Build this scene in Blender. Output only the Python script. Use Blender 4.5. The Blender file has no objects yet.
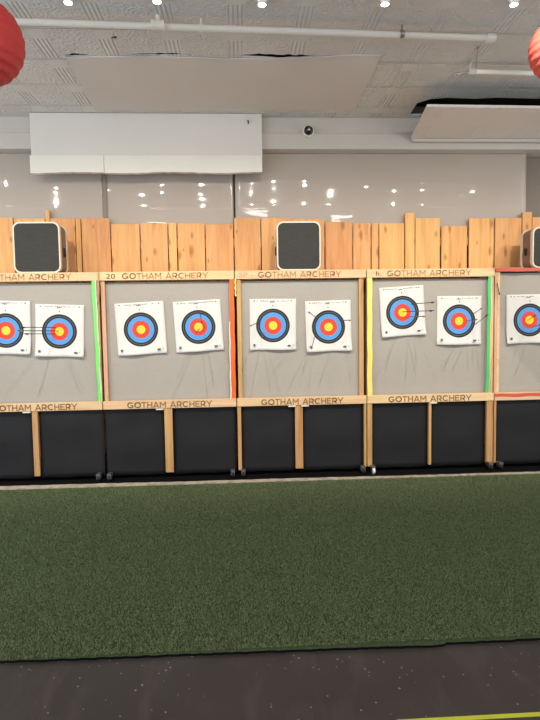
import bpy, bmesh, math, random
import numpy as np
from mathutils import Vector, Matrix
random.seed(4); rng = np.random.default_rng(7)
S = bpy.context.scene; COL = S.collection
PI = math.pi

# ------------------------------------------------------------------ camera
H = 1.45; FPX = 560.0
th, ph, ro = math.radians(3.1), math.radians(3.98), math.radians(0.87)
fw = Vector((math.sin(th)*math.cos(ph), math.cos(th)*math.cos(ph), -math.sin(ph)))
rt = Vector((math.cos(th), -math.sin(th), 0)); up = rt.cross(fw)
rt, up = rt*math.cos(ro)-up*math.sin(ro), up*math.cos(ro)+rt*math.sin(ro)
CAM = Vector((0, 0, H))
def ray(x, y): return fw + rt*((x-270)/FPX) + up*((360-y)/FPX)
def atY(x, y, Y):
    d = ray(x, y); return CAM + d*(Y/d.y)
def atZ(x, y, Z):
    d = ray(x, y); return CAM + d*((Z-H)/d.z)
cd = bpy.data.cameras.new('camera'); cam = bpy.data.objects.new('camera', cd); COL.objects.link(cam)
cam.matrix_world = Matrix(((rt.x, up.x, -fw.x, 0), (rt.y, up.y, -fw.y, 0), (rt.z, up.z, -fw.z, H), (0, 0, 0, 1)))
cd.sensor_fit = 'VERTICAL'; cd.sensor_height = 24; cd.sensor_width = 18; cd.lens = 24*FPX/720
cd.clip_start = .05; S.camera = cam

# ------------------------------------------------------------------ materials
def srgb(r, g, b):
    f = lambda c: (c/255/12.92 if c/255 <= .04045 else ((c/255+.055)/1.055)**2.4)
    return (f(r), f(g), f(b), 1)
class NT:
    def __init__(s, name):
        s.m = bpy.data.materials.new(name); s.m.use_nodes = True
        s.t = s.m.node_tree; s.n = s.t.nodes; s.b = s.n['Principled BSDF']; s.out = s.n['Material Output']
        s.tc = s.n.new('ShaderNodeTexCoord')
    def new(s, ty, **kw):
        o = s.n.new(ty)
        for k, v in kw.items(): setattr(o, k, v)
        return o
    def link(s, a, b): s.t.links.new(a, b)
    def val(s, sock, v):
        if hasattr(v, 'is_output'): s.link(v, sock)
        else: sock.default_value = v
    def math(s, op, a, b=0.0, c=0.0):
        o = s.new('ShaderNodeMath', operation=op)
        s.val(o.inputs[0], a); s.val(o.inputs[1], b); s.val(o.inputs[2], c); return o.outputs[0]
    def mapped(s, scale=(1, 1, 1), loc=(0, 0, 0), src='Object'):
        o = s.new('ShaderNodeMapping'); s.link(s.tc.outputs[src], o.inputs['Vector'])
        o.inputs['Scale'].default_value = scale; s.val(o.inputs['Location'], loc); return o.outputs[0]
    def noise(s, vec, scale, detail=4, rough=.55, dist=0):
        o = s.new('ShaderNodeTexNoise'); s.link(vec, o.inputs['Vector'])
        o.inputs['Scale'].default_value = scale; o.inputs['Detail'].default_value = detail
        o.inputs['Roughness'].default_value = rough; o.inputs['Distortion'].default_value = dist; return o.outputs['Fac']
    def ramp(s, fac, stops, interp='LINEAR'):
        o = s.new('ShaderNodeValToRGB'); s.link(fac, o.inputs['Fac']); e = o.color_ramp.elements
        o.color_ramp.interpolation = interp
        while len(e) < len(stops): e.new(.5)
        for el, (p, c) in zip(e, stops): el.position = p; el.color = c
        return o.outputs['Color']
    def mix(s, fac, a, b, mode='MIX'):
        o = s.new('ShaderNodeMix', data_type='RGBA', blend_type=mode)
        s.val(o.inputs[0], fac); s.val(o.inputs[6], a); s.val(o.inputs[7], b); return o.outputs[2]
    def bump(s, height, strength=.3, dist=.01):
        o = s.new('ShaderNodeBump'); o.inputs['Strength'].default_value = strength; o.inputs['Distance'].default_value = dist
        s.link(height, o.inputs['Height']); s.link(o.outputs[0], s.b.inputs['Normal'])
    def base(s, c): s.val(s.b.inputs['Base Color'], c)
    def rough(s, v, spec=.4):
        s.val(s.b.inputs['Roughness'], v); s.b.inputs['Specular IOR Level'].default_value = spec

def plain(name, c, rough=.6, spec=.4, metal=0, var=.12, scale=8, bump=.05):
    n = NT(name); v = n.mapped(); f = n.noise(v, scale, 5)
    c2 = tuple(x*(1-var) for x in c[:3])+(1,)
    n.base(n.mix(f, c, c2)); n.rough(rough, spec); n.b.inputs['Metallic'].default_value = metal
    if bump: n.bump(n.noise(v, scale*12, 3), bump, .004)
    return n.m

def wood(name, light, mid, dark, axis, knots=True, var=.16, grain=1.0):
    n = NT(name)
    inf = n.new('ShaderNodeObjectInfo')
    rnd = inf.outputs['Random']
    cmb = n.new('ShaderNodeCombineXYZ')
    for i in range(3): n.link(n.math('MULTIPLY', rnd, 13.7+5*i), cmb.inputs[i])
    sc = (1.6, 22, 22) if axis == 'x' else (22, 22, 1.6)
    v = n.mapped(sc, cmb.outputs[0])
    g = n.noise(v, 1.0, 6, .6, .7)
    col = n.ramp(g, [(.25, dark), (.47, mid), (.72, light)])
    if knots:
        k = n.new('ShaderNodeTexVoronoi', voronoi_dimensions='2D')
        s1 = n.new('ShaderNodeSeparateXYZ'); n.link(n.mapped((8.5, 1, 3.6), cmb.outputs[0]), s1.inputs[0])
        s2 = n.new('ShaderNodeCombineXYZ'); n.link(s1.outputs[0], s2.inputs[0]); n.link(s1.outputs[2], s2.inputs[1]); n.link(s2.outputs[0], k.inputs['Vector'])
        k.inputs['Scale'].default_value = 1.0
        sc_ = n.new('ShaderNodeSeparateColor'); n.link(k.outputs['Color'], sc_.inputs[0])
        kdist = n.math('ADD', n.math('DIVIDE', k.outputs['Distance'], n.math('ADD', .5, sc_.outputs[1])), n.math('MULTIPLY', n.math('SUBTRACT', g, .5), .22))
        kf = n.ramp(kdist, [(.05, (1, 1, 1, 1)), (.17, (0, 0, 0, 1))])
        kd = tuple(x*.5 for x in dark[:3])+(1,)
        kf = n.math('MULTIPLY', kf, n.math('GREATER_THAN', sc_.outputs[0], .5))
        col = n.mix(n.math('MULTIPLY', kf, .7), col, kd)
    hv = n.new('ShaderNodeHueSaturation'); n.link(col, hv.inputs['Color'])
    n.link(n.math('ADD', n.math('MULTIPLY', rnd, var), 1-var/2), hv.inputs['Value'])
    n.link(n.math('ADD', n.math('MULTIPLY', rnd, .016), .492), hv.inputs['Hue'])
    n.base(hv.outputs[0]); n.rough(.62, .3); n.bump(g, .12*grain, .004); return n.m

M = {}
M['board'] = wood('pine_board', srgb(218, 170, 115), srgb(208, 155, 100), srgb(188, 131, 78), 'z', var=.14)
M['rail'] = wood('pine_rail', srgb(228, 196, 156), srgb(218, 184, 140), srgb(200, 160, 116), 'x', knots=False, var=.08)
M['post'] = wood('pine_post', srgb(206, 164, 112), srgb(190, 146, 94), srgb(156, 112, 68), 'z', knots=False, var=.12)
M['pink_post'] = wood('pinkish_post', srgb(214, 176, 148), srgb(200, 154, 124), srgb(176, 126, 96), 'z', knots=False)
M['stencil'] = plain('burnt_stencil', srgb(160, 124, 88), .8, .1, var=.3, scale=60)
M['stencil_faint'] = plain('faint_stencil', srgb(192, 150, 104), .8, .1, var=.25, scale=60)
M['darkmark'] = plain('dark_ink', srgb(70, 62, 56), .8, .1)
M['white_paint'] = plain('white_paint', srgb(214, 211, 205), .5, .3, var=.05, scale=3, bump=.03)
M['white_trim'] = plain('white_trim_paint', srgb(226, 223, 214), .5, .3, var=.05, scale=3, bump=.03)
M['beam'] = plain('grey_white_paint', srgb(196, 191, 184), .5, .3, var=.08, scale=3, bump=.03)
M['pipe'] = plain('pipe_paint', srgb(232, 228, 218), .35, .5, var=.04)
M['black'] = plain('black_rubber', srgb(26, 26, 27), .6, .3, var=.3)
M['shade_black'] = plain('shade_black', srgb(16, 16, 17), .9, .1, var=.3)  # near black for the shade under the stands and along the turf edge
M['steel'] = plain('steel', srgb(170, 170, 172), .35, .5, metal=.9)
M['silver'] = plain('bright_metal', srgb(215, 212, 205), .3, .5, metal=.6)
M['white_plastic'] = plain('white_plastic', srgb(226, 222, 212), .4, .4, var=.03)
M['grey_plastic'] = plain('grey_plastic', srgb(190, 188, 184), .4, .4, var=.05)
M['lens'] = plain('camera_lens', srgb(14, 14, 16), .08, .6, bump=0)
M['green_tape'] = plain('green_tape', srgb(74, 196, 116), .45, .4, var=.2, scale=12)
M['lime_tape'] = plain('pale_green_tape', srgb(120, 226, 106), .45, .4, var=.15, scale=12)
M['white_tape'] = plain('white_tape', srgb(226, 226, 214), .5, .4)
M['orange_tape'] = plain('orange_tape', srgb(232, 104, 42), .45, .4, var=.2, scale=12)
M['yellow_tape'] = plain('yellow_tape', srgb(240, 222, 112), .45, .4, var=.15, scale=12)
M['red_tape'] = plain('red_tape', srgb(214, 92, 76), .45, .4, var=.25, scale=12)
M['floor_tape'] = plain('floor_tape', srgb(205, 208, 62), .5, .3, var=.15, scale=20)
M['arrow'] = plain('arrow_carbon', srgb(34, 32, 32), .4, .5, var=.1)
M['vane'] = plain('arrow_vane', srgb(40, 38, 40), .5, .3, var=.1)
M['vane_yellow'] = plain('arrow_vane_yellow', srgb(220, 196, 70), .5, .3, var=.1)
M['ink'] = plain('printed_ink', srgb(96, 96, 100), .7, .2, bump=0)
M['ink_gold'] = plain('gold_ink', srgb(216, 190, 90), .7, .2, bump=0)

def make_wall():
    n = NT('wall_paint'); v = n.mapped()
    a = n.noise(v, 1.2, 5, .6); b = n.noise(v, 14, 4, .6)
    c = n.mix(a, srgb(140, 130, 121), srgb(126, 117, 109))
    n.base(n.mix(n.math('MULTIPLY', b, .25), c, srgb(150, 140, 131))); n.rough(.7, .2); n.bump(b, .06, .004); return n.m
M['wall'] = make_wall()

def make_ceiling(name, colour, strength):
    n = NT(name); v = n.mapped()
    sp = n.new('ShaderNodeSeparateXYZ'); n.link(v, sp.inputs[0])
    P = .46
    U = n.math('MULTIPLY', sp.outputs[0], 1/P); V = n.math('MULTIPLY', sp.outputs[1], 1/P)
    fu = n.math('FRACT', n.math('ADD', U, 50.1)); fv = n.math('FRACT', n.math('ADD', V, 50.3))
    inb = n.math('LESS_THAN', fu, .26); inc = n.math('LESS_THAN', fv, .10)
    ribs = n.math('MULTIPLY', n.math('SINE', n.math('MULTIPLY', fu, 2*PI*4/.26)), inb)
    cross = n.math('MULTIPLY', n.math('SINE', n.math('MULTIPLY', fv, 2*PI*2/.10)), inc)
    vo = n.new('ShaderNodeTexVoronoi'); n.link(v, vo.inputs['Vector']); vo.inputs['Scale'].default_value = 9
    fl = n.math('SINE', n.math('MULTIPLY', vo.outputs['Distance'], 24))
    no = n.noise(v, 22, 4, .6, 1.4)
    field = n.math('MULTIPLY', n.math('ADD', n.math('MULTIPLY', fl, .16), n.math('MULTIPLY', no, 1.7)), n.math('SUBTRACT', 1, inb))
    ribs = n.math('MULTIPLY', ribs, n.math('GREATER_THAN', fv, .38))
    h = n.math('ADD', n.math('ADD', n.math('MULTIPLY', ribs, .6), n.math('MULTIPLY', cross, .8)), field)
    fs = n.math('FRACT', n.math('ADD', n.math('MULTIPLY', sp.outputs[1], 1/.3), 50.2))
    h = n.math('SUBTRACT', h, n.math('MULTIPLY', n.math('LESS_THAN', fs, .05), 1.6))
    big = n.noise(v, .9, 4, .6)
    c2 = tuple(x*.84 for x in colour[:3])+(1,)
    n.base(n.mix(big, colour, c2)); n.rough(.5, .35); n.bump(h, strength, .012); return n.m
M['tin'] = make_ceiling('embossed_tin', srgb(220, 219, 216), .75)
M['patch'] = plain('patch_board', srgb(210, 206, 202), .75, .2, var=.08, scale=2.5, bump=.03)
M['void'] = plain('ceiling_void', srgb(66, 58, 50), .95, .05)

def make_floor():
    n = NT('dark_floor'); v = n.mapped()
    rot = n.new('ShaderNodeMapping'); n.link(n.tc.outputs['Object'], rot.inputs['Vector'])
    rot.inputs['Rotation'].default_value = (0, 0, math.radians(28)); rot.inputs['Scale'].default_value = (5, 1.5, 1)
    st = n.noise(rot.outputs[0], 1.4, 5, .6, .8); big = n.noise(v, 2.3, 5, .6)
    c = n.ramp(big, [(.3, srgb(52, 47, 45)), (.6, srgb(64, 58, 55)), (.8, srgb(78, 71, 67))])
    c = n.mix(n.ramp(st, [(.5, (0, 0, 0, 1)), (.8, (.4, .4, .4, 1))]), c, srgb(98, 89, 84))
    vo = n.new('ShaderNodeTexVoronoi'); n.link(v, vo.inputs['Vector']); vo.inputs['Scale'].default_value = 30
    gate = n.math('GREATER_THAN', n.noise(v, 5, 3), .48)
    sp = n.math('MULTIPLY', n.math('LESS_THAN', vo.outputs['Distance'], n.math('MULTIPLY', n.noise(v, 9, 2), .2)), gate)
    n.base(n.mix(n.math('MULTIPLY', sp, .7), c, srgb(176, 168, 158)))
    n.rough(n.ramp(big, [(.3, (.42,)*3+(1,)), (.7, (.6,)*3+(1,))]), .35); n.bump(st, .05, .004); return n.m
M['floor'] = make_floor()

def make_turf(name, a, b, c):
    n = NT(name); v = n.mapped()
    f = n.noise(v, 1.1, 4, .55); g = n.noise(v, 90, 3, .6)
    col = n.ramp(g, [(.3, a), (.5, b), (.72, c)])
    n.base(n.mix(n.math('MULTIPLY', f, .35), col, a)); n.rough(.75, .15); n.bump(g, .4, .01); return n.m
M['turf'] = make_turf('turf_backing', srgb(56, 66, 44), srgb(68, 80, 52), srgb(82, 94, 64))
M['pile'] = make_turf('turf_fibre', srgb(112, 122, 86), srgb(126, 137, 97), srgb(152, 163, 122))
def make_strip():
    n = NT('pale_strip'); v = n.mapped(); g = n.noise(v, 16, 5, .65)
    n.base(n.ramp(g, [(.3, srgb(150, 136, 118)), (.55, srgb(190, 178, 160)), (.8, srgb(208, 198, 182))])); n.rough(.9, .1); n.bump(g, .4, .01); return n.m
M['strip'] = make_strip()

def make_backing():
    n = NT('grey_backing'); v = n.mapped()
    big = n.noise(v, 2.2, 5, .6); fine = n.noise(n.mapped((1, 1, .6)), 120, 3, .7); mid = n.noise(n.mapped((1, 1, 2.2)), 16, 4, .6)
    c = n.mix(big, srgb(178, 172, 163), srgb(163, 157, 148))
    c = n.mix(n.math('MULTIPLY', fine, .5), c, srgb(150, 144, 136))
    c = n.mix(n.ramp(mid, [(.55, (0, 0, 0, 1)), (.8, (.35, .35, .35, 1))]), c, srgb(150, 142, 132))
    n.base(c); n.rough(.9, .1); n.bump(fine, .25, .003); return n.m
M['backing'] = make_backing()
def make_curtain():
    n = NT('black_curtain'); v = n.mapped(); g = n.noise(n.mapped((1, 1, 3)), 3, 4, .6)
    n.base(n.mix(g, srgb(38, 38, 40), srgb(29, 29, 31))); n.rough(.65, .22); n.bump(n.noise(v, 160, 2), .12, .002); return n.m
M['curtain'] = make_curtain()

def make_face():
    n = NT('printed_target_paper')
    sp = n.new('ShaderNodeSeparateXYZ'); n.link(n.tc.outputs['Object'], sp.inputs[0])
    r = n.math('SQRT', n.math('ADD', n.math('POWER', sp.outputs[0], 2), n.math('POWER', sp.outputs[2], 2)))
    R = .157
    t = n.math('MULTIPLY', r, 1/(R*1.5))
    W = srgb(217, 214, 209); L = srgb(206, 204, 200); K = srgb(30, 31, 34); G = srgb(104, 108, 110)
    B = srgb(84, 150, 214); B2 = srgb(70, 132, 200); Rd = srgb(222, 68, 46); R2 = srgb(206, 62, 46); Y = srgb(248, 206, 62); Y2 = srgb(238, 190, 50)
    q = lambda x: x/1.5
    st = [(0, Y), (q(.115), Y2), (q(.13), Y), (q(.25), Rd), (q(.37), R2), (q(.385), Rd), (q(.51), B), (q(.635), B2), (q(.65), B), (q(.77), K),
          (q(.865), G), (q(.89), K), (q(1.0), W), (q(1.115), L), (q(1.13), W), (q(1.25), L), (q(1.263), W)]
    c = n.ramp(t, st, 'CONSTANT')
    c = n.mix(.02, c, W)
    # arrow holes: small dark flecks
    vo = n.new('ShaderNodeTexVoronoi'); n.link(n.mapped((1, 0, 1)), vo.inputs['Vector']); vo.inputs['Scale'].default_value = 34
    hole = n.math('MULTIPLY', n.math('LESS_THAN', vo.outputs['Distance'], .10), n.math('GREATER_THAN', n.noise(n.tc.outputs['Object'], 19, 2), .56))
    hole = n.math('MULTIPLY', hole, n.math('LESS_THAN', r, .11))
    n.base(n.mix(n.math('MULTIPLY', hole, .7), c, srgb(90, 70, 50))); n.rough(.7, .2); return n.m
M['face'] = make_face()

def make_foam():
    n = NT('layered_black_foam'); v = n.mapped((1, 1, 1))
    g = n.noise(n.mapped((1, 1, 14)), 9, 4, .7); f = n.noise(v, 70, 3, .7)
    n.base(n.mix(g, srgb(74, 75, 71), srgb(46, 46, 45))); n.rough(.85, .15); n.bump(n.math('ADD', g, n.math('MULTIPLY', f, .5)), .5, .008); return n.m
M['foam'] = make_foam()
M['block_shell'] = plain('pale_block_shell', srgb(222, 210, 194), .5, .35, var=.12, scale=12)
M['block_wrap'] = plain('clouded_wrap', srgb(128, 104, 96), .35, .5, var=.55, scale=18)

def make_sheet():
    n = NT('clear_plastic_sheet'); v = n.mapped()
    tr = n.new('ShaderNodeBsdfTransparent'); tr.inputs[0].default_value = (.97, .96, .95, 1)
    df = n.new('ShaderNodeBsdfDiffuse'); df.inputs[0].default_value = srgb(206, 195, 185)
    gl = n.new('ShaderNodeBsdfGlossy'); gl.inputs['Roughness'].default_value = .035
    bp = n.new('ShaderNodeBump'); bp.inputs['Strength'].default_value = .06; bp.inputs['Distance'].default_value = .01
    n.link(n.noise(n.mapped((.5, 1, 2.2)), 3.5, 2, .4), bp.inputs['Height']); n.link(bp.outputs[0], gl.inputs['Normal'])
    m1 = n.new('ShaderNodeMixShader'); m1.inputs[0].default_value = .6; n.link(tr.outputs[0], m1.inputs[1]); n.link(df.outputs[0], m1.inputs[2])
    fr = n.new('ShaderNodeFresnel'); fr.inputs['IOR'].default_value = 1.45
    m2 = n.new('ShaderNodeMixShader'); n.link(fr.outputs[0], m2.inputs[0]); n.link(m1.outputs[0], m2.inputs[1]); n.link(gl.outputs[0], m2.inputs[2])
    n.link(m2.outputs[0], n.out.inputs['Surface']); return n.m
M['sheet'] = make_sheet()

def make_lantern(name, c, c2):
    n = NT(name); v = n.mapped()
    g = n.noise(v, 40, 4, .7, .5)
    n.base(n.mix(g, c, c2)); n.rough(.6, .3); n.bump(g, .35, .006)
    n.b.inputs['Subsurface Weight'].default_value = 0
    return n.m
M['lantern_a'] = make_lantern('red_paper', srgb(222, 78, 74), srgb(196, 54, 54))
M['lantern_b'] = make_lantern('faded_red_paper', srgb(234, 104, 90), srgb(216, 78, 66))
def make_bulb():
    n = NT('lit_lamp'); e = n.new('ShaderNodeEmission'); e.inputs[0].default_value = (1, .93, .82, 1); e.inputs[1].default_value = 9
    n.link(e.outputs[0], n.out.inputs['Surface']); return n.m
M['bulb'] = make_bulb()

# ------------------------------------------------------------------ mesh helpers
def box(bm, x0, x1, y0, y1, z0, z1, bev=0, seg=2, mat=None):
    r = bmesh.ops.create_cube(bm, size=1); vs = r['verts']
    for v in vs:
        v.co = Vector((x0+(v.co.x+.5)*(x1-x0), y0+(v.co.y+.5)*(y1-y0), z0+(v.co.z+.5)*(z1-z0)))
    if bev:
        es = list({e for v in vs for e in v.link_edges})
        r2 = bmesh.ops.bevel(bm, geom=es, offset=bev, segments=seg, affect='EDGES', profile=.5)
        vs = list({v for f in r2['faces'] for v in f.verts} | {v for v in vs if v.is_valid})
    if mat is not None: bmesh.ops.transform(bm, matrix=mat, verts=[v for v in vs if v.is_valid])
    return vs
def tube(bm, a, b, r, seg=16, r2=None):
    a, b = Vector(a), Vector(b); d = b-a
    m = Matrix.Translation((a+b)/2) @ d.to_track_quat('Z', 'Y').to_matrix().to_4x4()
    bmesh.ops.create_cone(bm, cap_ends=True, segments=seg, radius1=r, radius2=r if r2 is None else r2, depth=d.length, matrix=m)
def lathe(bm, prof, mat, seg=32):
    rings = []
    for (r, z) in prof:
        rings.append([bm.verts.new(mat @ Vector((r*math.cos(2*PI*k/seg), r*math.sin(2*PI*k/seg), z))) for k in range(seg)])
    for a, b in zip(rings, rings[1:]):
        for k in range(seg): bm.faces.new((a[k], a[(k+1) % seg], b[(k+1) % seg], b[k]))
    bm.faces.new(list(reversed(rings[0]))); bm.faces.new(rings[-1])
def obj(name, bm, mat, parent=None, loc=(0, 0, 0), smooth=False):
    me = bpy.data.meshes.new(name)
    if isinstance(bm, bmesh.types.BMesh):
        bmesh.ops.recalc_face_normals(bm, faces=bm.faces); bm.to_mesh(me); bm.free()
    else: me = bm
    me.materials.append(mat)
    if smooth:
        for p in me.polygons: p.use_smooth = True
        me.set_sharp_from_angle(angle=math.radians(40))
    o = bpy.data.objects.new(name, me); COL.objects.link(o); o.parent = parent; o.location = loc
    return o
def bobj(name, mat, parent, *bx, bev=0, loc=(0, 0, 0), smooth=False):
    bm = bmesh.new(); box(bm, *bx, bev); return obj(name, bm, mat, parent, loc, smooth)
def tag(o, label, cat, group=None, kind=None):
    if label: o['label'] = label
    if cat: o['category'] = cat
    if group: o['group'] = group
    if kind: o['kind'] = kind
    return o
def thing(name, label, cat, loc, group=None):
    o = bpy.data.objects.new(name, None); o.empty_display_size = .05; COL.objects.link(o); o.location = loc
    return tag(o, label, cat, group)
def struct(name, bm, mat): return tag(obj(name, bm, mat), None, None, None, 'structure')
def prism(bm, pts, z0, z1):
    lo = [bm.verts.new((p[0], p[1], z0)) for p in pts]; hi = [bm.verts.new((p[0], p[1], z1)) for p in pts]
    n = len(pts)
    bm.faces.new(list(reversed(lo))); bm.faces.new(hi)
    for i in range(n): bm.faces.new((lo[i], lo[(i+1) % n], hi[(i+1) % n], hi[i]))
def ribbon(pts, w, t, normal_y=True):
    """upright tape: pts = [(x, z, y)] centre line, width along x"""
    bm = bmesh.new(); rows = []
    for x, z, y in pts:
        rows.append([bm.verts.new((x-w/2, y-t, z)), bm.verts.new((x+w/2, y-t, z)), bm.verts.new((x+w/2, y, z)), bm.verts.new((x-w/2, y, z))])
    for a, b in zip(rows, rows[1:]):
        for k in range(4): bm.faces.new((a[k], a[(k+1) % 4], b[(k+1) % 4], b[k]))
    bm.faces.new(rows[0]); bm.faces.new(rows[-1]); return bm
def text_mesh(body, x0, x1, z0, z1, y, depth=.0008, offset=0):
    cu = bpy.data.curves.new('lettering', 'FONT'); cu.body = body; cu.extrude = .004; cu.resolution_u = 3; cu.offset = offset
    to = bpy.data.objects.new('lettering', cu); COL.objects.link(to)
    dg = bpy.context.evaluated_depsgraph_get(); dg.update()
    me = bpy.data.meshes.new_from_object(to.evaluated_get(dg)); me.name = 'lettering'
    bpy.data.objects.remove(to); bpy.data.curves.remove(cu)
    xs = [v.co.x for v in me.vertices]; ys = [v.co.y for v in me.vertices]; zs = [v.co.z for v in me.vertices]
    a, b, c, d, e, f = min(xs), max(xs), min(ys), max(ys), min(zs), max(zs)
    for v in me.vertices:
        v.co = Vector((x0+(v.co.x-a)/(b-a)*(x1-x0), y-(v.co.z-e)/(f-e)*depth, z0+(v.co.y-c)/(d-c)*(z1-z0)))
    return me

def arc(cx, cz, rx, rz, a0, a1, n=14):
    return [(cx+rx*math.cos(math.radians(a0+(a1-a0)*k/n)), cz+rz*math.sin(math.radians(a0+(a1-a0)*k/n))) for k in range(n+1)]
GLYPH = {'G': (1.0, [arc(.5, .5, .42, .42, 45, 325)+[(.9, .42), (.56, .42)]]), 'O': (1.02, [arc(.51, .5, .43, .42, 0, 360, 22)]), 'T': (.74, [[(.02, .92), (.72, .92)], [(.37, .92), (.37, 0)]]),
         'H': (.84, [[(.1, 0), (.1, 1)], [(.74, 0), (.74, 1)], [(.1, .5), (.74, .5)]]), 'A': (.92, [[(.06, 0), (.46, .98), (.86, 0)], [(.2, .28), (.72, .28)]]),
         'M': (1.0, [[(.1, 0), (.1, .94), (.5, .36), (.9, .94), (.9, 0)]]), 'R': (.82, [[(.1, 0), (.1, .92), (.45, .92)]+arc(.45, .65, .26, .27, 90, -90, 8)+[(.1, .38)], [(.42, .38), (.74, 0)]]),
         'C': (.94, [arc(.5, .5, .42, .42, 48, 312)]), 'E': (.74, [[(.68, .92), (.1, .92), (.1, .08), (.68, .08)], [(.1, .5), (.6, .5)]]), 'Y': (.86, [[(.04, 1), (.43, .44), (.82, 1)], [(.43, .44), (.43, 0)]]), ' ': (.42, [])}
def stencil_mesh(body, x0, x1, z0, z1, y, wt=.19):
    tot = sum(GLYPH[c][0]+.10 for c in body)-.10; sx = (x1-x0)/tot; sz = z1-z0; bm = bmesh.new(); cx = 0; h = wt*sz/2
    for c in body:
        for pl in GLYPH[c][1]:
            P = [Vector((x0+(cx+a)*sx, 0, z0+b*sz)) for a, b in pl]
            for k in range(len(P)-1):
                d = (P[k+1]-P[k]).normalized(); n_ = Vector((-d.z, 0, d.x))*h; e0 = d*h*.45
                q = [P[k]-e0-n_, P[k+1]+e0-n_, P[k+1]+e0+n_, P[k]-e0+n_]
                f = [bm.verts.new(v+Vector((0, y-.0006, 0))) for v in q]; b = [bm.verts.new(v+Vector((0, y+.0008, 0))) for v in q]
                bm.faces.new(f); bm.faces.new(b[::-1])
                for i in range(4): bm.faces.new((f[i], f[(i+1) % 4], b[(i+1) % 4], b[i]))
        cx += GLYPH[c][0]+.10
    return bm

# ------------------------------------------------------------------ setting
ZC = 3.46; WALL = 5.92; FENCE = 5.72; STAND = 5.18
bm = bmesh.new(); box(bm, -4.2, 5.2, -3, WALL+.15, -.1, 0); struct('floor', bm, M['floor'])
bm = bmesh.new(); box(bm, -4.2, 5.2, WALL, WALL+.15, 0, 3.8); struct('wall_back', bm, M['wall'])
# ceiling with torn openings
def fill_plate(outer, holes, z0, z1):
    bm = bmesh.new(); edges = []
    for loop in [outer]+holes:
        vs = [bm.verts.new((p[0], p[1], z0)) for p in loop]
        for i in range(len(vs)): edges.append(bm.edges.new((vs[i], vs[(i+1) % len(vs)])))
    bmesh.ops.triangle_fill(bm, edges=edges, use_beauty=True, use_dissolve=False)
    r = bmesh.ops.extrude_face_region(bm, geom=list(bm.faces))
    for g in r['geom']:
        if isinstance(g, bmesh.types.BMVert): g.co.z = z1
    return bm
def sliver(x0, x1, yc, hh, n=9):
    top, bot = [], []
    for i in range(n+1):
        t = i/n; x = x0+(x1-x0)*t; e = math.sin(PI*t)**.6
        top.append(atZ(x, yc(x)-hh*e*(.5+.7*random.random())-.15, ZC)); bot.append(atZ(x, yc(x)+hh*e*(.5+.5*random.random())+.15, ZC))
    return [(p.x, p.y) for p in top+bot[::-1]]
def edge_y(x): return 57-2.2*0+2.6*math.sin(PI*(x-67)/313)*(1 if x > 180 else .3)-(x-67)/313*2
holes = [sliver(63, 90, lambda x: 55.2, 1.7), sliver(128, 192, lambda x: 54.6, 1.4, 12), sliver(236, 318, lambda x: 57.0-abs(x-285)*.035, 2.5, 14), sliver(111, 118, lambda x: 38, 1.8, 5),
         [(1.70, 5.30), (1.80, 5.20), (1.95, 5.17), (2.2, 5.19), (2.4, 5.16), (2.8, 5.18), (3.1, 5.15), (3.7, 5.2), (3.7, 5.6), (1.72, 5.6)]]
struct('ceiling', fill_plate([(-4.2, -3), (5.2, -3), (5.2, WALL), (-4.2, WALL)], holes, ZC, ZC+.012), M['tin'])
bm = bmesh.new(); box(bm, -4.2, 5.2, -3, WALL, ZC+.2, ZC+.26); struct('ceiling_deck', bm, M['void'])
# white beam along the wall head
bm = bmesh.new(); box(bm, -4.2, 5.2, 5.68, WALL, 3.30, ZC, .004); box(bm, -4.2, 5.2, 5.655, WALL, 3.145, 3.30, .006); struct('trim_1', bm, M['beam'])

# ------------------------------------------------------------------ floor coverings
def turf():
    X0, X1, Y1 = -3.3, 4.0, 4.915
    t = thing('artificial_turf', 'strip of short green artificial turf covering the floor before the target stands', 'turf', (0, 3.6, 0))
    Q = [atZ(a, b, 0) for a, b in ((0, 663.5), (120, 659), (270, 653), (420, 647.8), (441, 647.3), (446, 645), (540, 640.6))]
    FX, FYY = [q.x for q in Q], [q.y for q in Q]; fy = []
    n = 320
    for i in range(n+1):
        x = X0+(X1-X0)*i/n
        y = float(np.interp(x, FX, FYY))+random.uniform(-.003, .003)
        fy.append((x, y))
    pts = [(x, y-3.6) for x, y in fy]+[(X1, Y1-3.6), (X0, Y1-3.6)]
    bm = bmesh.new(); prism(bm, pts, .0112, .013); obj('turf_base', bm, M['turf'], t)
    bm = bmesh.new(); prism(bm, pts, .0008, .011); obj('backing', bm, M['shade_black'], t)  # black backing; its front face also paints the shadow under the turf edge
    N = 480000
    px = rng.uniform(X0+1.0, X1-.6, N); py = 2.375+(Y1-2.375)*rng.random(N)**1.12
    front = np.interp(px, [p[0] for p in fy], [p[1] for p in fy]); py = np.maximum(py, front+.003)
    hgt = rng.uniform(.006, .0125, N); w = rng.uniform(.0016, .0028, N); ang = rng.uniform(0, PI, N)
    lean = rng.uniform(-.008, .008, (N, 2)); lean[:, 1] -= .002
    co = np.empty((N, 3, 3), dtype=np.float32)
    dx, dy = np.cos(ang)*w, np.sin(ang)*w
    co[:, 0] = np.stack([px-dx, py-dy-3.6, np.full(N, .0125)], 1)
    co[:, 1] = np.stack([px+dx, py+dy-3.6, np.full(N, .0125)], 1)
    co[:, 2] = np.stack([px+lean[:, 0], py-3.6+lean[:, 1], .0125+hgt], 1)
    me = bpy.data.meshes.new('pile'); me.vertices.add(N*3); me.vertices.foreach_set('co', co.ravel())
    me.loops.add(N*3); me.loops.foreach_set('vertex_index', np.arange(N*3, dtype=np.int32))
    me.polygons.add(N); me.polygons.foreach_set('loop_start', np.arange(0, N*3, 3, dtype=np.int32)); me.update()
    o = obj('pile', me, M['pile'], t); o['kind'] = 'stuff'
turf()
bm = bmesh.new()
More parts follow.
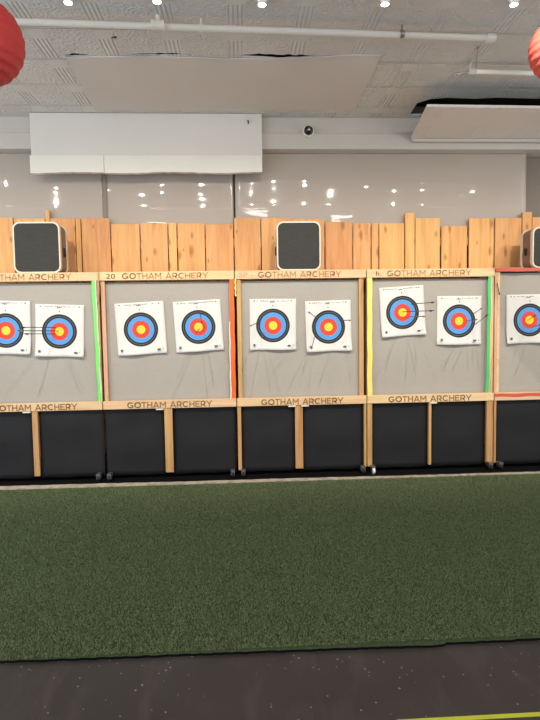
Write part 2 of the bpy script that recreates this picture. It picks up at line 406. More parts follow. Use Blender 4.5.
n = 120; f_, b_ = [], []
for i in range(n+1):
    x = -3.2+7.0*i/n
    f_.append((x, 4.918)); b_.append((x, 4.985-.012*x+random.uniform(-.006, .006)+.004*math.sin(x*3)))
prism(bm, f_+b_[::-1], .001, .022)
tag(obj('floor_edging', bm, M['strip']), 'narrow pale edging strip between the green turf and the black shade sheet', 'edging')
bm = bmesh.new(); box(bm, -3.2, 3.9, 5.06, 5.66, .0004, .0014)  # thin black sheet added to paint the shade under the stands
tag(obj('under_stand_shade', bm, M['shade_black']), 'thin black sheet added as shade on the floor underneath the wheeled target stands', 'mat')
a, b = atZ(400, 719.5, 0), atZ(540, 713, 0)
bm = bmesh.new(); prism(bm, [(a.x-.02, 1.888), (a.x-.012, 1.908), (3, 1.906), (3, 1.882)], .0005, .0015)
tag(obj('floor_tape', bm, M['floor_tape']), 'bright yellow tape line stuck on the dark floor', 'tape')

# ------------------------------------------------------------------ fence of pine boards
fence = thing('board_fence', 'row of upright pine boards with uneven tops behind the target stands', 'fence', (0, FENCE, 0))
edges = [(-90, -62, 219), (-62, -34, 217), (-34, -14, 219), (-13, 13, 218), (14, 45, 219), (50, 75, 218.5), (75.4, 80.6, 218), (81.2, 110, 218), (110.8, 139.6, 224), (140.2, 167.6, 223),
         (168.2, 176.6, 223), (177.4, 204.8, 223), (205.4, 233.4, 224), (234, 260.6, 218), (261.2, 292.6, 218), (293.2, 324.6, 219), (325.2, 352.6, 222),
         (353.2, 371, 223), (371.6, 378.8, 223), (379.4, 404.6, 223), (415.6, 440.6, 218), (441.6, 467.4, 226), (469.4, 494.6, 218), (495.2, 522, 218), (532.4, 556, 217), (557, 584, 218), (585, 612, 222)]
for x0, x1, yt in edges:
    a, b = atY(x0, yt, FENCE), atY(x1, yt, FENCE)
    bobj('board', M['board'], fence, a.x, b.x-.004, 0, .024, .02, a.z+random.uniform(-.004, .004), bev=.003, loc=(0, random.uniform(-.003, .003), 0))
for x0, x1, yt in [(45.4, 49.6, 210), (405.2, 415, 213), (522.6, 532, 212)]:
    a, b = atY(x0, yt, FENCE), atY(x1, yt, FENCE)
    bobj('fence_post', M['board'], fence, a.x, b.x-.003, -.004, .034, .02, a.z, bev=.003)
for z in (.5, 1.4, 2.2): bobj('crossbar', M['board'], fence, -3.2, 3.9, .036, .06, z, z+.09)

# ------------------------------------------------------------------ clear sheets on the wall
def sheet(x0, x1, yb, label, rnd=False):
    Y = 5.80; a, b = atY(x0, yb, Y), atY(x1, yb, Y); zt = 3.1448
    bm = bmesh.new(); nx, nz = 60, 110; g = []
    for i in range(nx+1):
        col = []
        for j in range(nz+1):
            s, t = i/nx, j/nz
            x = a.x+(b.x-a.x)*s; z = a.z+(zt-a.z)*t
            if rnd and s > .93: x -= .10*abs(t-.45)**2*(s-.93)/.07
            y = .0012*math.sin(x*5+z*3)+.0008*math.sin(z*23+x*2)
            for zc, am in ((2.62+.012*math.sin(x*1.9+a.x), .0016), (2.86+.02*math.sin(x*1.2+1+a.x), .0007)):
                y -= am*(.55+.45*math.sin(x*4+a.x*7))*math.exp(-((z-zc)/.013)**2)
            col.append(bm.verts.new((x, Y+y, z)))
        g.append(col)
    for i in range(nx):
        for j in range(nz): bm.faces.new((g[i][j], g[i+1][j], g[i+1][j+1], g[i][j+1]))
    o = tag(obj('plastic_sheet', bm, M['sheet'], None, (0, 0, 0), True), label, 'plastic sheet', 'clear sheets hung on the back wall')
    m = o.modifiers.new('thickness', 'SOLIDIFY'); m.thickness = .0015
    return o
sheet(-60, 104.5, 230, 'glossy clear sheet on the wall above the left foam block')
sheet(107, 234, 236, 'glossy clear sheet under the white wall panel, between two sheet seams')
sheet(236, 525, 240, 'widest glossy clear sheet, on the wall below the small camera')
a, b = atY(104.5, 219, 5.79), atY(108.5, 172, 5.79)
bm = bmesh.new(); box(bm, a.x, a.x+.03, 5.772, 5.776, a.z, 3.1448, .002)
tag(obj('sheet_batten', bm, M['wall']), 'thin upright batten where the left two plastic sheets meet', 'batten')

# ------------------------------------------------------------------ white panel on the left of the beam
wp = thing('wall_panel', 'large white painted panel hung below the ceiling over the left wall', 'panel', (-.85, 5.58, 2.895))
bobj('board', M['white_paint'], wp, -1.1, 1.108, 0, .068, .165, .562, bev=.003)
bm = bmesh.new()
def strip(x0, x1):
    bm = bmesh.new(); n = 30; top, bot = [], []
    for i in range(n+1):
        x = x0+(x1-x0)*i/n
        top.append((x, .164)); bot.append((x, .0+random.uniform(0, .006)+.006*math.sin(x*7)))
    fr = [bm.verts.new((x, -.006, z)) for x, z in top+bot[::-1]]; bk = [bm.verts.new((x, .05, z)) for x, z in top+bot[::-1]]
    bm.faces.new(fr); bm.faces.new(bk[::-1])
    for i in range(len(fr)): bm.faces.new((fr[i], fr[(i+1) % len(fr)], bk[(i+1) % len(fr)], bk[i]))
    return bm
obj('trim_strip', strip(-1.112, -.418), M['white_trim'], wp)
obj('trim_strip', strip(-.414, 1.104), M['white_trim'], wp)
bm = bmesh.new(); p = atY(248, 121, 5.575); l = p-Vector((-.85, 5.58, 2.895))
tube(bm, (l.x, -.001, l.z), (l.x, -.02, l.z), .006, 10); tube(bm, (l.x, -.018, l.z+.004), (l.x+.004, -.02, l.z-.03), .006, 10)
obj('hook', bm, M['black'], wp)

# ------------------------------------------------------------------ security camera
p = atY(308, 132, 5.655)
sc = thing('security_camera', 'small round white security camera with a black lens on the beam', 'camera', (p.x, 5.655, p.z))
R90 = Matrix.Rotation(PI/2, 4, 'X')
bm = bmesh.new(); lathe(bm, [(.058, 0), (.060, .012), (.056, .03), (.046, .042)], R90); obj('mount', bm, M['white_plastic'], sc, smooth=True)
bm = bmesh.new(); lathe(bm, [(.045, .04), (.044, .052), (.034, .072), (.018, .084), (.004, .088)], R90); obj('lens_dome', bm, M['lens'], sc, smooth=True)
bm = bmesh.new(); lathe(bm, [(.012, .082), (.013, .091), (.006, .093)], R90); obj('lens', bm, M['steel'], sc, smooth=True)

# ------------------------------------------------------------------ ceiling patch and dropped panel
ZP = ZC-.010
def px_poly(ps, z): return [atZ(x, y, z) for x, y in ps]
front = []
for i in range(25):
    x = 66+(381-66)*i/24
    front.append((x, 57.5+2.8*math.sin(PI*max(0, min(1, (x-150)/200)))**1.3-(x-67)/313*2.0+random.uniform(-.35, .35)))
P0 = px_poly(front+[(372, 76), (363, 92), (355, 110), (300, 110), (200, 110), (95, 110), (85, 90), (76, 74)], ZP)
bm = bmesh.new(); prism(bm, [(q.x, q.y) for q in P0], ZP, ZC-.002)
tag(obj('ceiling_patch', bm, M['patch']), 'smooth beige board patched over the torn tin ceiling', 'ceiling patch')
dp = thing('ceiling_panel', 'loose tilted white panel dropped below the dark ceiling hole', 'panel', (2.7, 5.25, 3.26))
A, B, C_, D = Vector((1.660, 4.9, 3.278)), Vector((3.7, 4.9, 3.262)), Vector((3.7, 5.63, 3.235)), Vector((1.745, 5.63, 3.235))
bm = bmesh.new(); off = Vector((2.7, 5.25, 3.26)); lo = [bm.verts.new(v-off) for v in (A, B, C_, D)]; hi = [bm.verts.new(v-off+Vector((0, 0, .022))) for v in (A, B, C_, D)]
bm.faces.new(lo[::-1]); bm.faces.new(hi)
for i in range(4): bm.faces.new((lo[i], lo[(i+1) % 4], hi[(i+1) % 4], hi[i]))
obj('tin_board', bm, make_ceiling('panel_tin', srgb(226, 222, 217), .3), dp)
bm = bmesh.new(); box(bm, 1.75-2.7, 1.0, 5.60-5.25, 5.645-5.25, -.055, -.026, .004); obj('lip', bm, M['beam'], dp)

# ------------------------------------------------------------------ pipes
ZPIPE = ZC-.06
a, b = atZ(-40, 19.5, ZPIPE), atZ(489, 38, ZPIPE)
pp = thing('water_pipe', 'long white pipe with end fitting running under the tin ceiling', 'pipe', a)
bm = bmesh.new(); tube(bm, (0, 0, 0), b-a, .021, 20); obj('pipe', bm, M['pipe'], pp, smooth=True)
d = (b-a).normalized()
bm = bmesh.new(); tube(bm, b-a-d*.02, b-a+d*.035, .029, 20); tube(bm, b-a+d*.035, b-a+d*.045, .024, 20); obj('end_cap', bm, M['pipe'], pp, smooth=True)
c = atZ(158, 25, ZPIPE)-a
bm = bmesh.new(); tube(bm, c-d*.035, c+d*.035, .029, 20); tube(bm, c-d*.042, c-d*.026, .033, 20); tube(bm, c+d*.026, c+d*.042, .033, 20); tube(bm, c, c+Vector((0, 0, .06)), .016, 14); obj('coupling', bm, M['pipe'], pp, smooth=True)
for xx, yy in [(201, 28), (402, 34)]:
    c = atZ(xx, yy, ZPIPE)-a
    bm = bmesh.new(); tube(bm, c-d*.012, c+d*.012, .026, 18); tube(bm, c+Vector((0, 0, .015)), c+Vector((0, 0, .06)), .007, 10); obj('hanger', bm, M['steel'] if xx > 300 else M['pipe'], pp, smooth=True)
a, b = atZ(472, 71.5, ZPIPE), atZ(700, 78, ZPIPE)
pp = thing('water_pipe', 'shorter white pipe behind the right lantern, starting in a crooked fitting', 'pipe', a)
bm = bmesh.new(); tube(bm, (0, 0, 0), b-a, .018, 20); obj('pipe', bm, M['pipe'], pp, smooth=True)
d = (b-a).normalized()
bm = bmesh.new(); tube(bm, -d*.03, d*.03, .026, 18); tube(bm, Vector((-.02, 0, 0)), Vector((-.02, -.03, .058)), .012, 12); obj('elbow_fitting', bm, M['grey_plastic'], pp, smooth=True)
bm = bmesh.new(); tube(bm, Vector((-.03, 0, -.005)), Vector((-.13, .02, -.012)), .006, 10); tube(bm, Vector((-.13, .02, -.012)), Vector((-.03, -.06, .055)), .004, 8); obj('bent_bracket', bm, M['steel'], pp, smooth=True)
bm = bmesh.new(); q = atZ(478, 46, ZC)-a; tube(bm, q, Vector((.03, 0, .01)), .004, 8); obj('hanger_wire', bm, M['steel'], pp)

# ------------------------------------------------------------------ ceiling spotlights peeking in at the top
spot_px = [(68, .5, 'small round ceiling light nearest the left red lantern'), (157, -.5, 'small round ceiling light above the pipe coupling'),
           (262, 2.5, 'small round ceiling light with a ring rim at the top centre'), (385, 2, 'small round ceiling light above the right part of the long pipe'),
           (514, 2.5, 'small round ceiling light nearest the right red lantern')]
def lamp(name, loc, energy, target, angle=110, blend=.6, rad=.03, colour=(1, .91, .78)):
    l = bpy.data.lights.new(name, 'SPOT'); l.energy = energy; l.spot_size = math.radians(angle); l.spot_blend = blend; l.shadow_soft_size = rad; l.color = colour
    o = bpy.data.objects.new(name, l); COL.objects.link(o); o.location = loc
    o.rotation_euler = (Vector(target)-Vector(loc)).to_track_quat('-Z', 'Y').to_euler(); return o
for x, y, lab in spot_px:
    p = atZ(x, y, ZC-.03)
    t = thing('ceiling_light', lab, 'ceiling light', (p.x, p.y, ZC), 'small lights in a row on the ceiling')
    bm = bmesh.new(); lathe(bm, [(.044, 0), (.046, -.01), (.034, -.03), (.030, -.045), (.026, -.045), (.026, -.02)], Matrix.Identity(4), 24); obj('housing', bm, M['silver'], t, smooth=True)
    bm = bmesh.new(); lathe(bm, [(.024, -.036), (.022, -.046), (.010, -.052)], Matrix.Identity(4), 20); obj('bulb', bm, M['bulb'], t, smooth=True)
ROWA = [atZ(x, y, ZC-.03).x for x, y, _ in spot_px]
ROWA = [-3.1, -2.4, -1.75]+ROWA+[2.6, 3.3]
for x in ROWA: lamp('row_light', (x, 3.78, ZC-.20), 8.0, (x, 5.6, 2.85), 76, .9, .016)
for x in (-2.75, -1.5, -.5, .55, 1.5, 2.45, 3.6): lamp('spot_light', (x, 2.68, ZC-.08), 142, (x, 5.3, 1.40), 68, .9, .006)
for x in (-1.6, .3, 2.2):  # unseen fill lamps, added to brighten the turf and floor near the camera
    l = bpy.data.lights.new('near_fill', 'AREA'); l.shape = 'DISK'; l.size = .5; l.energy = 12; l.color = (1, .93, .84)
    o = bpy.data.objects.new('near_fill', l); COL.objects.link(o); o.location = (x, .2, ZC-.06)

# ------------------------------------------------------------------ target stands
XS = [-2.483, -1.262, -.035, 1.187, 2.412, 3.635]
def caster(parent, x, y, white=False):
    r = .030; c = obj('caster', None or (lambda bm: (tube(bm, (x, y, .056), (x, y, .074), .014, 12), box(bm, x-.018, x-.013, y-.012, y+.06, .03, .07), box(bm, x+.013, x+.018, y-.012, y+.06, .03, .07), box(bm, x-.02, x+.02, y-.012, y+.055, .07, .075), bm)[-1])(bmesh.new()), M['steel'], parent)
    bm = bmesh.new(); tube(bm, (x-.011, y, r), (x+.011, y, r), r, 20); obj('wheel', bm, M['white_plastic'] if white else M['black'], c, smooth=True)
def stand(i, label, cfg):
    x0, x1 = XS[i]+.004, XS[i+1]-.004; w = x1-x0; cx = (x0+x1)/2
    t = thing('target_stand', label, 'target stand', (cx, STAND, .0015), 'wheeled archery target stands in a row')
    hw = w/2; lx = lambda px, py=340, Y=STAND: atY(px, py, Y).x-cx
    zt0, zt1, zb0, zb1 = (1.88 if cfg.get('red') else 1.836), 1.913, .660, .736
    top = bobj('top_rail', M['rail'], t, -hw, hw, -.004, .034, zt0, zt1, bev=.003)
    bot = bobj('bottom_rail', M['rail'], t, -hw, hw, -.012, .03, zb0, zb1, bev=.003)
    if cfg.get('text', True):
        for rail, zc, yy, off in ((top, (zt0+zt1)/2, -.0042, 0), (bot, (zb0+zb1)/2-.002, -.0122, .01)):
            m = stencil_mesh('GOTHAM ARCHERY', cfg['tx'][0]+off, cfg['tx'][1]+off, zc-.028, zc+.026, yy); obj('lettering', m, M['stencil_faint' if rail == top else 'stencil'], rail)
        if cfg.get('mark'):
            s, a_, b_ = cfg['mark']; m = text_mesh(s, a_, b_, zt0+.016, zt1-.018, -.0042); obj('small_mark', m, M['stencil_faint' if s[0] == 'S' else 'darkmark'], top)
    # backing and its frame
    bm = bmesh.new(); box(bm, -hw+.03, hw-.03, .052, .26, zb0+.04, (1.868 if cfg.get('red') else zt0-.016)); obj('backing', bm, M['backing'], t)
    bobj('top_plank', M['rail'], t, -hw, hw, .036, .48, zt1-.03, zt1, bev=.003)
    for s in (-1, 1): bobj('rear_post', M['post'], t, s*(hw-.02)-.019, s*(hw-.02)+.019, .44, .478, .075, zt1-.031)
    bobj('base_frame', M['black'], t, -hw+.03, hw-.03, .07, .47, .078, .13)
    for a_, b_, mat in cfg['posts']:
        bobj('side_post', M[mat], t, a_, b_, .012, .048, zb1+.001, zt0-.001, bev=.002)
    for a_, b_ in cfg['lower']:
        bobj('lower_post', M['post'], t, a_, b_, -.004, .03, .056, zb0-.001, bev=.003)
    for a_, b_ in cfg['curtains']:
        bm = bmesh.new(); nx, nz = 14, 14; g = []; phs = random.uniform(0, 6)
        for u in range(nx+1):
            g.append([bm.verts.new((a_+(b_-a_)*u/nx, .034-.006*math.sin(PI*u/nx)*math.sin(3*q/nz*PI+phs)-.003*math.sin(u*.9+phs), .030+(zb0+.02-.030)*q/nz+(.004*math.sin(u*.8+phs) if q == 0 else 0))) for q in range(nz+1)])
        for u in range(nx):
            for q in range(nz): bm.faces.new((g[u][q], g[u+1][q], g[u+1][q+1], g[u][q+1]))
        o = obj('curtain', bm, M['curtain'], t, smooth=True); m = o.modifiers.new('thickness', 'SOLIDIFY'); m.thickness = .003
    for a_, w_, mat, slant, z0, z1 in cfg['tapes']:
        pts = [(a_+slant*(1-q/16)+.002*math.sin(q*1.3+a_*9), z0+(z1-z0)*q/16, -.001+.0035*math.sin(q*.9+a_)) for q in range(17)]
        obj('edge_tape', ribbon(pts, w_, .0025), M[mat], t)['label'] = {'g': 'green', 'l': 'pale green', 'o': 'orange', 'y': 'yellow', 'w': 'white', 'r': 'red'}[mat[0]]+' tape strip'
    for a_ in cfg.get('clips', []):
        bobj('clip', M['white_tape'], t, a_-.035, a_+.035, -.016, -.006, zb0-.014, zb0-.002, bev=.002)
    for s in (-1, 1):
        caster(t, s*(hw-.045), -.06, white=(i == 3 and s < 0)); caster(t, s*(hw-.045), .42)
    if cfg.get('red'):
        for (z, hh, q0) in ((zt1-.017, .030, -.006), (zb1-.026, .030, -.0135)):
            bm = bmesh.new(); n = 30; v = []
            for k in range(n+1):
                x = -hw+w*k/n; dz = .004*math.sin(k*.9)
                v.append([bm.verts.new((x, q0-.002, z-hh/2+dz)), bm.verts.new((x, q0-.002, z+hh/2+dz*.5)), bm.verts.new((x, q0, z+hh/2+dz*.5)), bm.verts.new((x, q0, z-hh/2+dz))])
            for p_, q_ in zip(v, v[1:]):
                for k in range(4): bm.faces.new((p_[k], p_[(k+1) % 4], q_[(k+1) % 4], q_[k]))
            bm.faces.new(v[0]); bm.faces.new(v[-1]); obj('rail_tape', bm, M['red_tape'], t)['label'] = 'red tape stuck along the rail'
    return t
def L(i, px, py=340): return atY(px, py, STAND).x-(XS[i]+XS[i+1])/2
HW = .607
stand(0, 'wooden target stand below the left foam block, edged with bright green tape',
      dict(tx=(L(0, -15, 274), L(0, 71, 274)), posts=[(-HW, -HW+.04, 'post'), (HW-.018, HW, 'post')], lower=[(L(0, 33, 440), L(0, 38.6, 440))],
           curtains=[(-HW, L(0, 32.5, 440)), (L(0, 39, 440), HW-.004)], tapes=[(HW-.044, .032, 'lime_tape', .024, .735, 1.838), (HW-.024, .010, 'white_tape', .017, .735, 1.838)], clips=[L(0, 27, 412)]))
stand(1, 'wooden target stand with three arrow shadows, edged with orange tape',
      dict(tx=(L(1, 122, 273), L(1, 208, 273)), mark=('20', L(1, 106, 273), L(1, 115, 273)), posts=[(-HW+.008, -HW+.044, 'pink_post')], lower=[(L(1, 165, 440), L(1, 173, 440))],
           curtains=[(-HW+.004, L(1, 164.6, 440)), (L(1, 173.4, 440), HW-.006)], tapes=[(HW-.02, .042, 'orange_tape', 0, .735, 1.838), (HW-.046, .010, 'white_tape', 0, .735, 1.45)], clips=[L(1, 160, 409)]))
stand(2, 'wooden target stand beneath the middle foam block, with bare wood side posts',
      dict(tx=(L(2, 258, 272), L(2, 341, 272)), mark=('SP -', L(2, 239, 272), L(2, 253, 272)), posts=[(-HW+.014, -HW+.052, 'post'), (HW-.062, HW-.02, 'post')], lower=[(-HW, -HW+.034), (L(2, 295.4, 440), L(2, 303, 440)), (HW-.022, HW)],
           curtains=[(-HW+.036, L(2, 295, 440)), (L(2, 303.4, 440), HW-.024)], tapes=[(-HW+.004, .014, 'yellow_tape', 0, 1.68, 1.84)], clips=[L(2, 292, 406), L(2, 305, 405)]))
stand(3, 'wooden target stand with yellow tape on one edge and green on the other',
      dict(tx=(L(3, 387, 270), L(3, 471, 270)), mark=('h.', L(3, 376, 270), L(3, 381, 270)), posts=[(-HW, -HW+.016, 'post'), (HW-.024, HW, 'pink_post')], lower=[(-HW, -HW+.046), (L(3, 428.6, 440), L(3, 431.2, 440)), (HW-.062, HW)],
           curtains=[(-HW+.048, L(3, 428.2, 440)), (L(3, 431.6, 440), HW-.064)], tapes=[(-HW+.026, .046, 'yellow_tape', -.002, .735, 1.838), (HW-.046, .03, 'green_tape', -.012, .735, 1.838), (HW-.028, .006, 'yellow_tape', -.01, .735, 1.838)], clips=[L(3, 433, 403)]))
stand(4, 'wooden target stand with red tape along its rails',
      dict(tx=(-.3, .5), text=False, red=True, posts=[(-HW, -HW+.026, 'pink_post'), (-HW+.0265, -HW+.05, 'rail'), (HW-.04, HW, 'post')], lower=[(-HW, -HW+.022), (0, .04)],
           curtains=[(-HW+.024, -.001), (.041, HW)], tapes=[]))

# ------------------------------------------------------------------ paper targets
FY = STAND+.043
def face(cx, cy, w, h, rot, lab, curl=.02, dx=0, dz=0):
    c = atY(cx, cy, FY); dz -= .02
    bm = bmesh.new(); nx, nz = 20, 22; g = []; phs = random.uniform(0, 6)
    for u in range(nx+1):
        col = []
        for q in range(nz+1):
            x = -w/2+w*u/nx-dx; z = -h/2+h*q/nz-dz
            y = -curl*max(0, (.35-q/nz)/.35)**2*(1+.5*math.sin(u*.35+phs))-.002*math.sin(u*.5+phs)*(1-q/nz)
            col.append(bm.verts.new((x, y, z)))
        g.append(col)
    for u in range(nx):
        for q in range(nz): bm.faces.new((g[u][q], g[u+1][q], g[u+1][q+1], g[u][q+1]))
    o = obj('paper_target', bm, M['face'], None, c, True); o.rotation_euler = (0, math.radians(rot), 0)
    m = o.modifiers.new('thickness', 'SOLIDIFY'); m.thickness = .001
    tag(o, lab, 'paper target', 'printed ring targets pinned on the stands')
    bm = bmesh.new(); y1 = -.0035
    def dash(x0, x1, z0, z1): box(bm, x0, x1, y1, y1+.0004, z0, z1)
    zt = h/2-dz-.022; x = -.15
    while x < .15:
        l_ = random.uniform(.006, .016)
        if random.random() < .75: dash(x-dx, x+l_-dx, zt, zt+random.uniform(.004, .007))
        x += l_+.006
    dash(-.028-dx, .012-dx, zt-.010, zt-.004)
    for s in (-1, 1): dash(s*(w/2-.045)-dx-.006, s*(w/2-.045)-dx+.006, zt-.002, zt+.008)
    dash(-.0025, .0025, .174, .19); dash(-.006, .006, .184, .187)
    zb = -h/2-dz+.035
    o2 = obj('header_lettering', bm, M['ink'], o)
    bm = bmesh.new(); yb = -curl*1.1-.004
    box(bm, -w/2+.032-dx, -w/2+.052-dx, yb, yb+.0004, zb, zb+.022); box(bm, w/2-.085-dx, w/2-.055-dx, yb, yb+.0004, zb-.004, zb+.012); box(bm, w/2-.036-dx, w/2-.032-dx, yb, yb+.0004, zb, zb+.016)
    obj('corner_logo', bm, M['ink'], o)
    return o
face(6, 330.6, .443, .485, 1.5, 'ring target nearest the stand with green tape, cut by the photo edge', dz=-.008)
face(59.5, 331.5, .438, .475, 2.2, 'ring target beside the bright green tape, hit by three level arrows', dx=-.004, dz=.012)
face(141, 329.5, .45, .48, -2.8, 'ring target with no arrow in it, on the stand edged in orange', dx=0, dz=.01)
face(198.5, 327, .44, .47, -3, 'ring target beside the orange tape, with three arrows throwing long shadows', dx=0, dz=.01)
face(273, 325.5, .435, .475, .4, 'left ring target of the stand under the middle foam block', dx=0, dz=.01)
face(328.5, 327, .43, .475, -1.2, 'right ring target of the stand under the middle foam block', dx=0, dz=.01)
face(402.5, 312.5, .425, .465, -3.2, 'highest hung ring target, tilted, beside the yellow tape', dx=0, dz=.008)
face(459, 321, .43, .46, .5, 'ring target next to the green tape on the two-colour taped stand', dx=0, dz=.014)
face(529.5, 320, .445, .465, -.5, 'ring target on the red-taped stand', dx=.006, dz=.008)

# ------------------------------------------------------------------ arrows
def arrow(bx, by, nx, ny, lab, grp, ex=.60, vm='vane'):
    a = atY(bx, by, FY-.004); n_ = atY(nx, ny, FY-ex); d = (n_-a); Ln = d.length
    t = thing('arrow', lab, 'arrow', a, grp); t.rotation_euler = d.to_track_quat('Z', 'Y').to_euler()
    bm = bmesh.new(); tube(bm, (0, 0, -.05), (0, 0, Ln-.012), .0034, 10); obj('shaft', bm, M['arrow'], t, smooth=True)
    bm = bmesh.new(); tube(bm, (0, 0, Ln-.016), (0, 0, Ln), .0042, 10); box(bm, -.004, .004, -.0015, .0015, Ln, Ln+.006); obj('nock', bm, M['arrow'], t)
    for k in range(3):
        bm = bmesh.new(); R = Matrix.Rotation(2*PI*k/3+.4, 4, 'Z'); pr = [(.002, Ln-.085), (.0085, Ln-.05), (.009, Ln-.03), (.002, Ln-.024)]
        A_ = [bm.verts.new(R @ Vector((r, -.0006, z))) for r, z in pr]; B_ = [bm.verts.new(R @ Vector((r, .0006, z))) for r, z in pr]
        bm.faces.new(A_); bm.faces.new(B_[::-1])
        for q in range(4): bm.faces.new((A_[q], A_[(q+1) % 4], B_[(q+1) % 4], B_[q]))
        obj('vane', bm, M[vm], t)
g = 'arrows in the target beside the bright green tape'
arrow(55, 327.5, 21, 327.3, 'top arrow of the three in the target beside the bright green tape', g)
arrow(58, 331, 18.5, 330.6, 'middle arrow of the three in the target beside the bright green tape', g, vm='vane_yellow')
arrow(55, 334, 24.5, 333.8, 'bottom arrow of the three in the target beside the bright green tape', g, ex=.52)
g = 'arrows in the target beside the orange tape'
arrow(199, 329, 196.5, 333, 'lowest arrow in the target beside the orange tape', g)
arrow(204, 326, 201.5, 322, 'rightmost arrow in the target beside the orange tape', g)
arrow(201.5, 322, 200.5, 314, 'uppermost arrow in the target beside the orange tape', g)
g = 'arrows in the left target under the middle foam block'
arrow(259, 322, 250.5, 326, 'arrow sticking out sideways past the left edge of a ring target', g)
arrow(263, 333, 262, 338, 'lower arrow in the left target under the middle foam block', g)
g = 'arrows in the right target under the middle foam block'
arrow(317, 318, 308.5, 312, 'arrow leaning up to the top left corner of its ring target', g)
arrow(314.5, 337, 311.5, 349, 'arrow pointing down at the bottom left corner of its ring target', g)
arrow(342, 320.3, 350.5, 320.2, 'arrow level with the right paper edge under the middle foam block', g)
g = 'arrows in the tilted target beside the yellow tape'
arrow(412, 304, 434.2, 302.3, 'top arrow of the three in the high tilted target', g)
arrow(402.5, 311.8, 433.6, 310.6, 'middle, longest-looking arrow of the three in the high tilted target', g)
arrow(409, 316.5, 425, 316.4, 'bottom, shortest-looking arrow of the three in the high tilted target', g)
g = 'arrows in the target next to the darker green tape'
arrow(474, 313.5, 481.9, 308.2, 'upper slanting arrow in the target next to the darker green tape', g, ex=.55)
arrow(467, 320.8, 476.9, 319.4, 'level arrow in the target next to the darker green tape', g, ex=.5)
arrow(473, 326, 488, 314.6, 'slanting arrow whose tail crosses in front of the darker green tape', g, ex=.55)
g = 'arrows in the target on the red-taped stand'
arrow(529, 319.5, 535.4, 315.2, 'upper arrow in the target on the red-taped stand', g, ex=.45)
arrow(532.5, 327, 540, 324.6, 'lower arrow in the target on the red-taped stand', g, ex=.5)
# a bent stick of bare wire on the red taped stand
a = atY(497, 283, STAND-.006); b = atY(499.5, 294.5, STAND-.006)
bm = bmesh.new(); tube(bm, a, b, .004, 8); tube(bm, b, b+Vector((-.004, -.02, .004)), .004, 8)
tag(obj('loose_cord', bm, M['black']), 'short dark cord dangling from the top corner of the red-taped stand', 'cord')
a = atY(98.3, 272, STAND-.012); b = atY(98, 302, STAND-.012)
bm = bmesh.new(); tube(bm, a, a.lerp(b, .5)+Vector((.006, -.004, 0)), .006, 10); tube(bm, a.lerp(b, .5)+Vector((.006, -.004, 0)), b, .009, 10)
tag(obj('hanging_strap', bm, M['post']), 'thin brown strap hanging beside the bright green tape', 'strap')

# ------------------------------------------------------------------ foam blocks on the stands
def rrect(w, h, r, n=6):
    pts = []
    for cx, cz, a0 in ((w/2-r, h-r, 0), (-w/2+r, h-r, 90), (-w/2+r, r, 180), (w/2-r, r, 270)):
        for k in range(n+1):
            a_ = math.radians(a0+90*k/n); pts.append((cx+r*math.cos(a_), cz+r*math.sin(a_)))
    return pts
def rbox(w, h, r, y0, y1, z=0, hole=None, crown=0):
    bm = bmesh.new(); P = rrect(w, h, r)
    f = [bm.verts.new((x, y0, q+z)) for x, q in P]; b = [bm.verts.new((x, y1, q+z)) for x, q in P]; n = len(P)
    for i in range(n): bm.faces.new((f[i], f[(i+1) % n], b[(i+1) % n], b[i]))
    if hole:
        Q = rrect(w-2*hole, h-2*hole, max(.005, r-hole*.7))
        f2 = [bm.verts.new((x, y0, q+z+hole)) for x, q in Q]; b2 = [bm.verts.new((x, y1, q+z+hole)) for x, q in Q]
        for i in range(n):
            j = (i+1) % n
            bm.faces.new((f[i], f2[i], f2[j], f[j])); bm.faces.new((b[i], b[j], b2[j], b2[i])); bm.faces.new((f2[i], b2[i], b2[j], f2[j]))
    else:
        bm.faces.new(f[::-1]); bm.faces.new(b)
    return bm
def block(pxl, pxr, pyt, lab, rz=0):
    Y0 = STAND+.03; a, b = atY(pxl, pyt, Y0), atY(pxr, pyt, Y0); w = b.x-a.x; zb = 1.9150; h = a.z-zb
    t = thing('foam_block', lab, 'foam block', ((a.x+b.x)/2, Y0, zb), 'portable foam target blocks on top of the stands'); t.rotation_euler = (0, 0, math.radians(rz))
    obj('front_rim', rbox(w, h, .06, 0, .045, 0, .012), M['block_shell'], t, smooth=True)
    obj('foam_core', rbox(w-.026, h-.026, .052, -.004, .23, .013), M['foam'], t)
    obj('wrap', rbox(w-.008, h-.010, .058, .047, .196, .005, .006), M['block_wrap'], t)
    obj('rear_rim', rbox(w, h, .06, .198, .236, 0, .012), M['block_shell'], t, smooth=True)
    for s in (-1, 1):
        xx = s*(w/2+.001); bobj('side_handle', M['black'], t, xx-.006, xx+.006, .115, .15, h*.34, h*.52, bev=.004)
    return t
block(12, 59, 222, 'black faced foam block on the stand edged with bright green tape')
block(276.5, 320.5, 221.5, 'black faced foam block on the middle stand, seen square from the front')
block(533, 577, 227, 'black faced foam block on the red-taped stand, showing its clouded side')

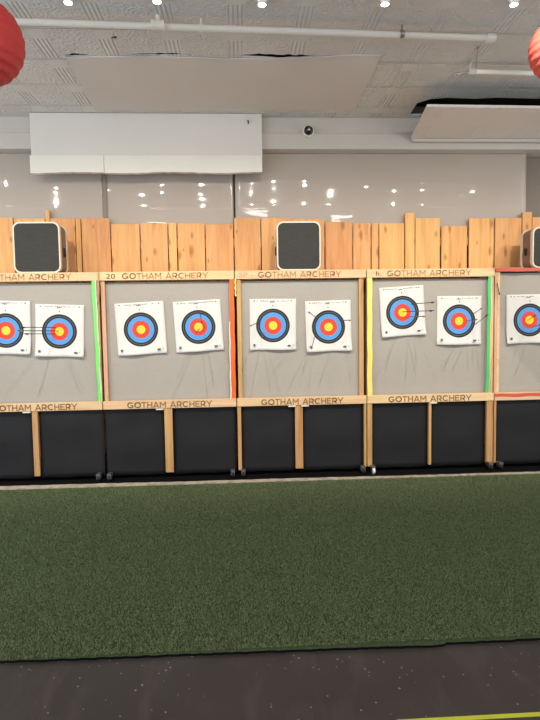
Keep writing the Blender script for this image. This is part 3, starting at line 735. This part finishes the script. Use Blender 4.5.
# ------------------------------------------------------------------ lanterns
def lantern(px, py, Rpx, Y, mat, lab):
    c = atY(px, py, Y); r = Rpx/FPX*Y*.985
    t = thing('paper_lantern', lab, 'lantern', c, 'round red lanterns hung from the ceiling')
    bm = bmesh.new(); seg, rg = 96, 72; rows = []
    for j in range(1, rg):
        ph_ = PI*j/rg; rows.append([])
        rr = r*(1+.016*math.cos(ph_*26))
        for k in range(seg):
            a_ = 2*PI*k/seg; q = rr*(1+.004*math.sin(a_*23+5*math.sin(ph_*9)))
            rows[-1].append(bm.verts.new((q*math.sin(ph_)*math.cos(a_), q*math.sin(ph_)*math.sin(a_), q*math.cos(ph_))))
    for a_, b_ in zip(rows, rows[1:]):
        for k in range(seg): bm.faces.new((a_[k], a_[(k+1) % seg], b_[(k+1) % seg], b_[k]))
    obj('paper_shade', bm, M[mat], t, smooth=True)
    bm = bmesh.new(); tube(bm, (0, 0, r*.985), (0, 0, r*1.02), .03, 20); obj('top_ring', bm, M['black'], t)
    bm = bmesh.new(); tube(bm, (0, 0, r*1.0), (0, 0, ZC-c.z), .003, 8); obj('cord', bm, M['black'], t)
lantern(-20, 42, 39.5, 2.6, 'lantern_a', 'larger deep red paper lantern at the left photo edge')
lantern(562, 48.5, 31, 3.25, 'lantern_b', 'smaller lighter red paper lantern at the right photo edge')

# ------------------------------------------------------------------ daylight and ambience
w = bpy.data.worlds.new('World'); S.world = w; w.use_nodes = True
bg = w.node_tree.nodes['Background']; bg.inputs[0].default_value = (.97, .985, 1, 1); bg.inputs[1].default_value = 1.12
al = bpy.data.lights.new('window_daylight', 'AREA'); al.shape = 'RECTANGLE'; al.size = 1.6; al.size_y = 1.8; al.energy = 42; al.color = (.62, .80, 1)
ao = bpy.data.objects.new('window_daylight', al); COL.objects.link(ao); ao.location = (-4.0, 1.2, 1.7)
ao.rotation_euler = (Vector((-1.9, 4.2, .0))-Vector((-4.0, 1.2, 1.7))).to_track_quat('-Z', 'Y').to_euler()

vs = S.view_settings; vs.view_transform = 'Standard'; vs.look = 'None'; vs.gamma = 1; vs.use_curve_mapping = False; vs.exposure = 0.29
S.cycles.max_bounces = 8; S.cycles.transparent_max_bounces = 12
